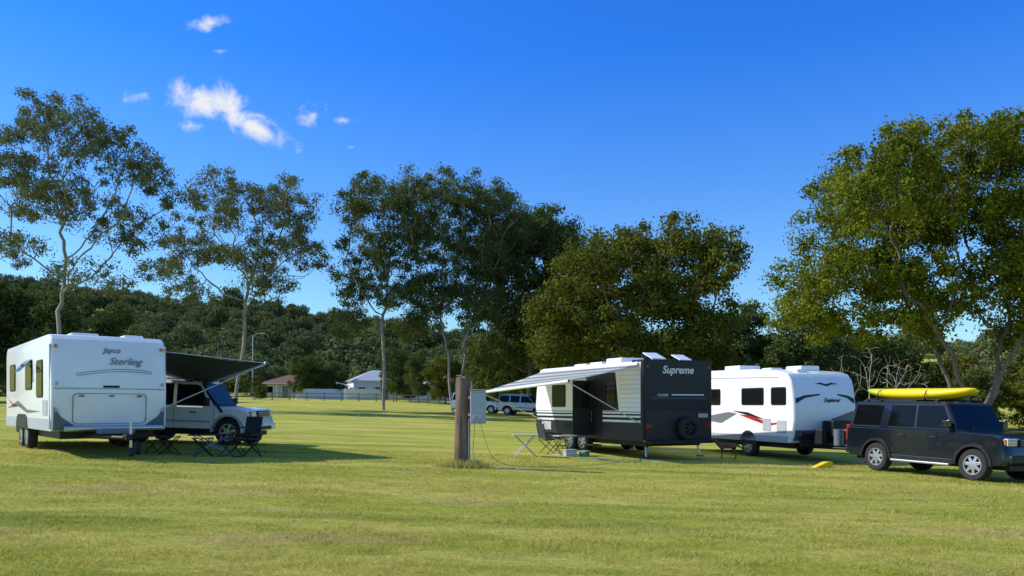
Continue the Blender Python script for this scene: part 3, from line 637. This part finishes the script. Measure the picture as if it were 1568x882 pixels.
box('solar_panel',(-.2,1.2),(-.9,-.2),(2.93,2.96),GLASS,vB); box('roof_ac',(.2,1.0),(-.3,.4),(2.89,3.06),WHITE,vB,.05)
# --- van C
vC=empty('caravan',M=level(8.99,28.15,.35,-.937)); WC=2.5
van_body(vC,[(-2.8,.55),(-2.8,2.85),(-2.72,2.97),(-2.4,3.0),(.8,2.95),(2.1,2.84),(2.45,2.74),(2.62,2.55),(2.72,2.2),(2.78,1.75),(2.8,1.3),(2.72,.8),(2.6,.55)],WC,WHITE)
box('chassis',(-2.7,2.5),(-1.,1.),(.36,.56),BLACK,vC)
y=WC/2; s=-1
window('1',1.75,2.4,1.78,2.28,s,y,vC); window('2',.2,1.3,1.78,2.28,s,y,vC); window('3',-2.1,-1.1,1.78,2.28,s,y,vC)
side('skirt',[(-2.75,.56),(2.5,.56),(2.55,.75),(-2.75,.75)],s,y,.006,LGREY,vC)
side('swoosh_red',[(.0,1.42),(.7,1.40),(1.6,1.15),(2.5,1.22),(1.6,1.06),(.7,1.25)],s,y,.005,RED,vC)
side('swoosh_black',[(-.4,1.55),(.5,1.50),(1.5,1.24),(.6,1.38)],s,y,.007,DGREY,vC)
side('swoosh_grey',[(-2.6,1.25),(-.6,1.5),(-.1,1.45),(-1.,1.1)],s,y,.005,MGREY,vC)
side('service_door',rrect(2.0,2.45,.85,1.25,.04),s,y,.012,LGREY,vC); side('roof_trim',[(-2.75,2.72),(2.1,2.62),(2.1,2.65),(-2.75,2.75)],s,y,.01,LGREY,vC)
side('entry_vent',rrect(1.3,1.7,.9,1.3,.04),s,y,.01,LGREY,vC)
for ss in(-1,1):
    wheel('1_%d'%(ss+2),.5,ss*(WC/2-.12),ss,.37,.24,vC,spokes=6)
    arc=[(.5+.47*math.cos(rad(a)),.42+.47*math.sin(rad(a))) for a in range(0,181,20)]; side('wheel_arch_%d'%(ss+2),arc,ss,WC/2,.006,BLACK,vC)
def frontx(z): return float(np.interp(z,[.55,.8,1.3,1.75,2.2,2.55],[2.6,2.72,2.8,2.78,2.72,2.62]))+.002
def fg(nm,pts,m,t=.006): slab(nm,[(frontx(b),a,b) for a,b in pts],(1,0,0),t+.022,m,vC)
fg('front_curve_1',[(-1.15,1.80),(-.8,1.97),(-.2,2.06),(-.2,2.10),(-.8,2.05),(-1.15,1.95)],DGREY)
fg('front_curve_2',[(1.15,1.80),(.9,1.97),(.5,2.06),(.5,2.10),(.9,2.05),(1.15,1.95)],DGREY)
fg('front_wing',[(-.35,2.42),(-.1,2.40),(.1,2.34),(.3,2.40),(.6,2.42),(.3,2.46),(.1,2.41),(-.1,2.46)],DGREY)
text('Explorer',.18,DGREY,vC,(2.80,.25,1.84),'+x',.3,.005,.003)
fg('front_lower_band',[(-1.15,.62),(1.15,.62),(1.15,.95),(-1.15,.95)],BLUEG,.01)
fg('front_sweep',[(.2,1.3),(1.1,1.55),(1.1,1.0),(.6,1.0)],BLUEG,.012)
box('gas_locker',(2.85,3.35),(-.2,.75),(.55,1.25),BLACK,vC,.03)
box('stone_guard',(2.80,2.87),(-1.05,1.05),(.45,.85),CHK,vC,.02)
cyl('gas_bottle_1',(3.55,-.18,.5),(3.55,-.18,1.0),.15,MGREY,vC); cyl('gas_bottle_2',(3.55,.18,.5),(3.55,.18,1.0),.15,MGREY,vC)
box('jerry_can',(3.0,3.35),(-.65,-.45),(.5,1.0),BLACK,vC,.04)
drawbar(vC,2.6,4.5)
hatch(vC,1,1.6,.1,.75,.16,2.87); hatch(vC,2,-.2,.3,.5,.1,2.95); hatch(vC,3,-1.5,0,.9,.2,2.97); hatch(vC,4,2.1,-.5,.4,.1,2.8)

# ---------------------------------------------------------------- power post
P=empty('power_pole',(-1.17,18.9,g(-1.17,18.9)))
rr=random.Random(4); st=[]
jit=[rr.uniform(.88,1.1) for _ in range(16)]
for k in range(13):
    z=-.1+2.2*k/12; st.append([(.18*jit[i]*(1.03-.06*k/12)*math.cos(i/16*6.283)+.03*k/12+rr.uniform(-.004,.004),.16*jit[i]*math.sin(i/16*6.283),z+(rr.uniform(-.03,.02) if k==12 else 0)) for i in range(16)])
loft('post',st,WOOD,P,ang=50)
box('meter_box',(.20,.56),(-.26,-.02),(1.02,1.80),BOXG,P,.015)
box('meter_box_door',(.22,.54),(-.272,-.262),(1.06,1.74),BOXG,P,.004)
box('meter_box_hood',(.18,.58),(-.30,0),(1.80,1.82),BOXG,P,.004)
box('bracket',(.1,.22),(-.1,-.04),(1.2,1.26),SILV,P); box('bracket_2',(.1,.22),(-.1,-.04),(1.6,1.66),SILV,P)
for k in range(2): box('power_outlet_%d'%(k+1),(.26+.13*k,.35+.13*k),(-.30,-.27),(1.12,1.22),LGREY,P,.01)
tube('conduit',[(.16,-.12,0),(.16,-.12,1.1),(.22,-.12,1.15)],.018,LGREY,P)
tube('lead_1',[(.3,-.3,1.12),(.3,-.38,.7),(.25,-.35,.3),(.4,-.4,.04),(.9,-.5,.0),(1.3,-.3,-.02),(1.2,.1,-.02)],.008,MGREY,P,True)
tube('lead_2',[(.42,-.3,1.1),(.55,-.36,.6),(.75,-.3,.15),(1.3,-.1,.0),(2.3,.8,-.06),(3.6,2.2,-.1),(4.3,3.6,-.14)],.006,MGREY,P,True)
# ---------------------------------------------------------------- camp furniture
def chair(X,Y,rot,m=CHAIR):
    e=empty('camp_chair',(X,Y,g(X,Y))); e.rotation_euler=(0,0,rot)
    for s in(-1,1):
        tube('leg_a_%d'%(s+2),[(-.25,s*.27,0),(.25,s*.27,.5)],.012,BLACK,e); tube('leg_b_%d'%(s+2),[(.25,s*.27,0),(-.25,s*.27,.42),(-.36,s*.27,.95)],.012,BLACK,e)
        tube('arm_%d'%(s+2),[(.26,s*.29,.64),(-.3,s*.29,.66)],.018,BLACK,e); tube('arm_post_%d'%(s+2),[(.25,s*.27,.45),(.25,s*.29,.64)],.012,BLACK,e)
    tube('cross_1',[(.25,-.27,0),(.25,.27,.45)],.01,BLACK,e); tube('cross_2',[(.25,.27,0),(.25,-.27,.45)],.01,BLACK,e)
    slab('seat',[(-.24,-.26,.42),(.25,-.26,.47),(.25,.26,.47),(-.24,.26,.42)],(0,0,1),.015,m,e); slab('backrest',[(-.25,-.26,.48),(-.25,.26,.48),(-.36,.26,.95),(-.36,-.26,.95)],(1,0,.2),.015,m,e)
def stool(X,Y,rot):
    e=empty('folding_stool',(X,Y,g(X,Y))); e.rotation_euler=(0,0,rot)
    for s in(-1,1):
        tube('leg_a_%d'%(s+2),[(-.22,s*.2,0),(.22,s*.2,.45)],.013,BLACK,e); tube('leg_b_%d'%(s+2),[(.22,s*.2,0),(-.22,s*.2,.45)],.013,BLACK,e)
    for q in(-1,1): tube('rail_%d'%(q+2),[(q*.22,-.22,.45),(q*.22,.22,.45)],.013,BLACK,e); tube('foot_%d'%(q+2),[(q*.22,-.22,.012),(q*.22,.22,.012)],.012,BLACK,e)
    slab('seat',[(-.22,-.2,.445),(0,-.2,.42),(.22,-.2,.445),(.22,.2,.445),(0,.2,.42),(-.22,.2,.445)],(0,0,1),.012,CHAIR,e)
def table(X,Y,rot,w=.9,d=.5,h=.7,top=LGREY):
    e=empty('folding_table',(X,Y,g(X,Y))); e.rotation_euler=(0,0,rot)
    box('table_top',(-w/2,w/2),(-d/2,d/2),(h-.02,h+.01),top,e,.008)
    for s in(-1,1):
        tube('leg_a_%d'%(s+2),[(-w*.42,s*d*.4,0),(w*.38,s*d*.4,h-.02)],.014,ALU,e); tube('leg_b_%d'%(s+2),[(w*.42,s*d*.4,0),(-w*.38,s*d*.4,h-.02)],.014,ALU,e)
    tube('foot_1',[(-w*.42,-d*.4,0.01),(-w*.42,d*.4,0.01)],.012,ALU,e); tube('foot_2',[(w*.42,-d*.4,.01),(w*.42,d*.4,.01)],.012,ALU,e)
table(-7.6,20.4,.2,1.1,.6,.5,BLACK); stool(-6.5,20.1,.3); stool(-8.4,19.7,.2); chair(-7.1,21.4,-2.); stool(-7.5,19.5,.5); stool(-8.9,20.2,-.3); stool(-6.9,19.7,-.2)
table(.38,23.7,.1,.75,.5,.62)
table(1.6,24.9,.6,.7,.45,.6); chair(1.2,25.2,.4)
def crate(X,Y,m,rot=0,s=1.):
    e=empty('storage_crate',(X,Y,g(X,Y))); e.rotation_euler=(0,0,rot); e.scale=(s,s,s)
    box('tub',(-.25,.25),(-.18,.18),(0,.26),m,e,.03); box('lid',(-.27,.27),(-.2,.2),(.26,.30),LGREY,e,.012)
    for q in(-1,1): box('handle_%d'%(q+2),(q*.25,q*.285),(-.07,.07),(.18,.22),LGREY,e,.008)
crate(1.75,24.3,LGREY,.3,.7); crate(2.2,24.4,HOSE,1.,.6)
def ramp(X,Y,rot):
    e=empty('levelling_ramp',(X,Y,g(X,Y))); e.rotation_euler=(0,0,rot)
    pr=[(-.3,0),(-.25,.04),(-.1,.09),(0,.13),(.12,.17),(.28,.17),(.3,0)]
    loft('ramp_block',[[(x,yv,z) for x,z in pr] for yv in(-.11,.11)],YEL,e,.006,False)
    for k in range(4): box('rib_%d'%k,(-.05+k*.08,-.03+k*.08),(-.118,-.11),(.01,.11),YEL,e)
ramp(8.75,22.7,.3)
hz=lambda pts:[(x,y,g(x,y)+.015) for x,y in pts]
tube('garden_hose',hz([(2.3,22.7),(2.5,22.4),(3.0,22.5),(2.9,22.9),(2.4,22.9),(2.4,22.5),(3.1,22.3),(3.7,22.6),(3.6,23.2),(3.9,24.2)]),.014,HOSE,None,True)
tube('garden_hose',hz([(1.9,23.4),(2.4,23.2),(2.9,23.4),(3.4,23.1),(4.,23.5),(4.4,23.3)]),.012,BLU,None,True)
for X,Y,h in((-8.4,44,.6),(-7.5,44.5,.4)):
    e=empty('marker_stake',(X,Y,g(X,Y))); cyl('stake',(0,0,-.1),(.02,0,h),.013,LGREY,e,8,.010); box('cap',(-.01,.05),(-.02,.02),(h,h+.03),LGREY,e,.005)

# ---------------------------------------------------------------- dog
def dog(X,Y,rot):
    pts=[(0,0,.42,.085),(.16,0,.41,.095),(.34,0,.41,.115),(.46,0,.46,.075),(.54,0,.56,.06),(.62,0,.60,.06),(.72,0,.575,.032),(-.1,0,.44,.05),(-.24,0,.36,.022),(-.34,0,.26,.014)]
    ed=[(0,1),(1,2),(2,3),(3,4),(4,5),(5,6),(0,7),(7,8),(8,9)]
    for s in(-1,1):
        b=len(pts); pts+=[(-.03,s*.075,.36,.065),(.03,s*.08,.26,.04),(-.09,s*.08,.15,.022),(-.06,s*.08,.03,.02),(-.01,s*.08,.018,.02)]; ed+=[(0,b),(b,b+1),(b+1,b+2),(b+2,b+3),(b+3,b+4)]
        b=len(pts); pts+=[(.36,s*.08,.33,.05),(.34,s*.08,.22,.03),(.36,s*.08,.12,.021),(.355,s*.08,.03,.019),(.39,s*.08,.018,.02)]; ed+=[(2,b),(b,b+1),(b+1,b+2),(b+2,b+3),(b+3,b+4)]
        b=len(pts); pts+=[(.585,s*.045,.66,.02),(.565,s*.055,.70,.008)]; ed+=[(5,b),(b,b+1)]
    me=bpy.data.meshes.new('dog'); me.from_pydata([p[:3] for p in pts],ed,[]); me.materials.append(FUR)
    o=bpy.data.objects.new('dog',me); col.objects.link(o); o.location=(X,Y,g(X,Y)); o.rotation_euler=(0,0,rot)
    o.modifiers.new('skin','SKIN'); sk=me.skin_vertices[0].data
    for i,p in enumerate(pts): sk[i].radius=(p[3],p[3])
    sk[0].use_root=True; s=o.modifiers.new('s','SUBSURF'); s.levels=2; s.render_levels=2
dog(7.05,25.6,rad(165))

# ---------------------------------------------------------------- houses, fence, poles
def house(name,X,Y,w,d,hw,hr,wall,roof,rot=0):
    e=empty(name,(X,Y,g(X,Y)-.1)); e.rotation_euler=(0,0,rot)
    box('walls',(-w/2,w/2),(-d/2,d/2),(0,hw),wall,e)
    o=.5; V=[(-w/2-o,-d/2-o,hw),(w/2+o,-d/2-o,hw),(w/2+o,d/2+o,hw),(-w/2-o,d/2+o,hw),(-w/2+d*.45,0,hr),(w/2-d*.45,0,hr)]
    mk('roof',V,[(0,1,5,4),(1,2,5),(2,3,4,5),(3,0,4),(0,1,2,3)],roof,e)
    n=int(w/2.4)
    for i in range(n):
        x=-w/2+(i+.5)*w/n; isd=i==n//2
        z0,z1=(.1,2.1) if isd else (.9,2.0)
        box('window_surround_%d'%i,(x-.65,x+.65),(-d/2-.04,-d/2),(z0-.08,z1+.08),WHITE,e); box('door' if isd else 'window_%d'%i,(x-.55,x+.55),(-d/2-.06,-d/2-.04),(z0,z1),MGREY if isd else GLASS,e)
    box('gutter',(-w/2-o,w/2+o),(-d/2-o-.06,-d/2-o),(hw-.08,hw+.04),WHITE,e)
    for i in range(4): box('verandah_post_%d'%i,(-w/2+w*i/3-.05,-w/2+w*i/3+.05),(-d/2-o,-d/2-o+.1),(0,hw),WHITE,e)
house('weatherboard_house',-22.5,137,10,8,3.1,5.0,WWALL,WROOF,.35)
house('weatherboard_house',-10.5,138,9,7,2.9,4.6,WWALL,WROOF,.3)
house('brick_house',-37,136,8,7,2.5,4.0,CREAM,RROOF,-.1)
house('weatherboard_house',-60,134,11,8,2.6,4.2,WWALL,WROOF,.1)
house('garden_shed',-29.5,134,3.5,3,2.2,2.9,WWALL,WROOF,.4); house('garden_shed',-16.3,133,3.2,3,2.2,2.8,CREAM,WROOF,.4)
def fence(name,x0,x1,y0,y1,h,m,panels=True):
    L=math.hypot(x1-x0,y1-y0); n=int(L/2.4)
    e=empty(name,(x0,y0,g(x0,y0))); e.rotation_euler=(0,0,math.atan2(y1-y0,x1-x0)); z00=g(x0,y0)
    for i in range(n+1):
        q=i/n; x=L*q; z=g(x0+(x1-x0)*q,y0+(y1-y0)*q)-z00; box('post_%d'%i,(x-.06,x+.06),(-.06,.06),(z-.1,z+h+.08),m,e)
        if i<n:
            xe=x+L/n; 
            if panels: box('panel_%d'%i,(x+.06,xe-.06),(-.02,.02),(z+.05,z+h),m,e)
            else:
                for k,zz in enumerate((.45,.95)): box('rail_%d_%d'%(i,k),(x+.06,xe-.06),(-.02,.02),(z+zz,z+zz+.1),m,e)
fence('white_fence',-33.8,-26.5,126,130,1.6,FENC); fence('white_fence',-25.5,-10.5,123,130,1.7,FENC); fence('paddock_fence',-60,-2,112,112,1.1,mat('old_timber',(.25,.22,.18),.9),False)
sl=empty('street_lamp',(-38.7,120,g(-38.7,120)))
cyl('pole',(0,0,0),(0,0,9.6),.11,LGREY,sl,10,.07); tube('arm',[(0,0,9.3),(.5,0,9.7),(1.4,0,9.8)],.04,LGREY,sl); box('lamp_head',(1.2,1.9),(-.15,.15),(9.72,9.86),LGREY,sl,.04)
for X,Y in((-6,124),(-46,126)):
    up_=empty('utility_pole',(X,Y,g(X,Y))); cyl('pole',(0,0,0),(0,0,9),.14,BARKD,up_,10,.1); box('crossarm',(-1.1,1.1),(-.06,.06),(8.3,8.45),BARKD,up_)
    for q in(-1,-.4,.4,1): cyl('insulator_%d'%int(q*10),(q,0,8.45),(q,0,8.6),.05,LGREY,up_,8)

# ---------------------------------------------------------------- world, sun, camera
EL=rad(35); d=Vector((1,-.10,0)).normalized(); sd=Vector((d.x*math.cos(EL),d.y*math.cos(EL),-math.sin(EL)))
sun=bpy.data.lights.new('sun','SUN'); sun.energy=5.0; sun.angle=rad(.5); sun.color=(1,.96,.88)
so=bpy.data.objects.new('sun',sun); col.objects.link(so); so.rotation_euler=sd.to_track_quat('-Z','Y').to_euler()
w=bpy.data.worlds.new('World'); scene.world=w; w.use_nodes=True; nt=w.node_tree; nt.nodes.clear()
out=nd(nt,'ShaderNodeOutputWorld'); bgn=nd(nt,'ShaderNodeBackground'); bgn.inputs[1].default_value=.15
sky=nd(nt,'ShaderNodeTexSky',sky_type='NISHITA'); sky.sun_disc=False; sky.sun_elevation=EL; sky.sun_rotation=math.atan2(-d.x,-d.y)%(2*math.pi)
sky.air_density=1.; sky.dust_density=.3; sky.ozone_density=3.; sky.altitude=0
tc=nd(nt,'ShaderNodeTexCoord'); sx=nd(nt,'ShaderNodeSeparateXYZ'); nt.links.new(tc.outputs['Generated'],sx.inputs[0])
def lerp3(src,f0,f1,A,B):
    zr=nd(nt,'ShaderNodeMapRange'); zr.inputs['From Min'].default_value=f0; zr.inputs['From Max'].default_value=f1; nt.links.new(sx.outputs['Z'],zr.inputs[0])
    t=nd(nt,'ShaderNodeMix',data_type='RGBA'); nt.links.new(zr.outputs[0],t.inputs['Factor'])
    if hasattr(A,'links'): nt.links.new(A,t.inputs['A'])
    else: t.inputs['A'].default_value=A
    t.inputs['B'].default_value=B; return t.outputs['Result']
t1=lerp3(None,.05,.40,(.80,1.05,1.12,1),(.17,.72,1.62,1))
t2=lerp3(None,.50,.80,t1,(1.25,1.35,1.5,1))
hs=nd(nt,'ShaderNodeVectorMath',operation='MULTIPLY'); nt.links.new(sky.outputs[0],hs.inputs[0]); nt.links.new(t2,hs.inputs[1])
my=nd(nt,'ShaderNodeMath',operation='MAXIMUM'); my.inputs[1].default_value=.02; nt.links.new(sx.outputs['Y'],my.inputs[0])
du=nd(nt,'ShaderNodeMath',operation='DIVIDE'); nt.links.new(sx.outputs['X'],du.inputs[0]); nt.links.new(my.outputs[0],du.inputs[1])
dv=nd(nt,'ShaderNodeMath',operation='DIVIDE'); nt.links.new(sx.outputs['Z'],dv.inputs[0]); nt.links.new(my.outputs[0],dv.inputs[1])
cb=nd(nt,'ShaderNodeCombineXYZ'); nt.links.new(du.outputs[0],cb.inputs[0]); nt.links.new(dv.outputs[0],cb.inputs[1])
nz=nd(nt,'ShaderNodeTexNoise'); nz.inputs['Scale'].default_value=24; nz.inputs['Detail'].default_value=9; nz.inputs['Roughness'].default_value=.6; nz.inputs['Distortion'].default_value=.4; nt.links.new(cb.outputs[0],nz.inputs['Vector'])
acc=None
for (cx,cy,rx_,ry_,rot,k) in [(-.375,.378,.062,.026,-6,1.35),(-.325,.350,.050,.018,-28,1.35),(-.372,.475,.032,.012,10,1.),(-.247,.360,.022,.014,0,1.05),(-.213,.354,.016,.010,0,1.),(-.467,.384,.03,.008,8,.7),(-.40,.347,.03,.009,0,.85),(-.2,.32,.012,.005,0,.65),(-.145,.325,.01,.004,0,.55),(-.36,.44,.02,.004,0,.6)]:
    mp=nd(nt,'ShaderNodeMapping',vector_type='TEXTURE'); mp.inputs['Location'].default_value=(cx,cy,0); mp.inputs['Rotation'].default_value=(0,0,rad(rot)); mp.inputs['Scale'].default_value=(rx_,ry_,1)
    nt.links.new(cb.outputs[0],mp.inputs[0]); ln=nd(nt,'ShaderNodeVectorMath',operation='LENGTH'); nt.links.new(mp.outputs[0],ln.inputs[0])
    mr=nd(nt,'ShaderNodeMapRange'); mr.inputs['From Min'].default_value=0; mr.inputs['From Max'].default_value=1.5; mr.inputs['To Min'].default_value=k; mr.inputs['To Max'].default_value=0
    nt.links.new(ln.outputs['Value'],mr.inputs[0])
    if acc is None: acc=mr.outputs[0]
    else:
        m_=nd(nt,'ShaderNodeMath',operation='MAXIMUM'); nt.links.new(acc,m_.inputs[0]); nt.links.new(mr.outputs[0],m_.inputs[1]); acc=m_.outputs[0]
s1=nd(nt,'ShaderNodeMath',operation='MULTIPLY_ADD'); nt.links.new(nz.outputs['Fac'],s1.inputs[0]); s1.inputs[1].default_value=2.8; s1.inputs[2].default_value=-1.4
s2=nd(nt,'ShaderNodeMath',operation='ADD'); nt.links.new(s1.outputs[0],s2.inputs[0]); nt.links.new(acc,s2.inputs[1])
s3=nd(nt,'ShaderNodeMapRange',interpolation_type='SMOOTHSTEP'); s3.inputs['From Min'].default_value=.36; s3.inputs['From Max'].default_value=1.3; nt.links.new(s2.outputs[0],s3.inputs[0])
gt=nd(nt,'ShaderNodeMath',operation='MULTIPLY'); nt.links.new(s3.outputs[0],gt.inputs[0])
g2=nd(nt,'ShaderNodeMath',operation='GREATER_THAN'); g2.inputs[1].default_value=.01; nt.links.new(acc,g2.inputs[0]); nt.links.new(g2.outputs[0],gt.inputs[1])
mx=nd(nt,'ShaderNodeMix',data_type='RGBA'); nt.links.new(gt.outputs[0],mx.inputs['Factor']); nt.links.new(hs.outputs[0],mx.inputs['A']); mx.inputs['B'].default_value=(5.7,5.8,6.0,1)
nt.links.new(mx.outputs['Result'],bgn.inputs[0]); nt.links.new(bgn.outputs[0],out.inputs[0])
cam=bpy.data.cameras.new('camera'); co=bpy.data.objects.new('camera',cam); col.objects.link(co); co.location=(0,0,1.5); co.rotation_euler=(rad(90),0,0)
cam.lens=28.26; cam.sensor_width=36; cam.shift_y=.114; cam.clip_end=6000; scene.camera=co
scene.view_settings.view_transform='Standard'; scene.view_settings.look='None'; scene.view_settings.exposure=0
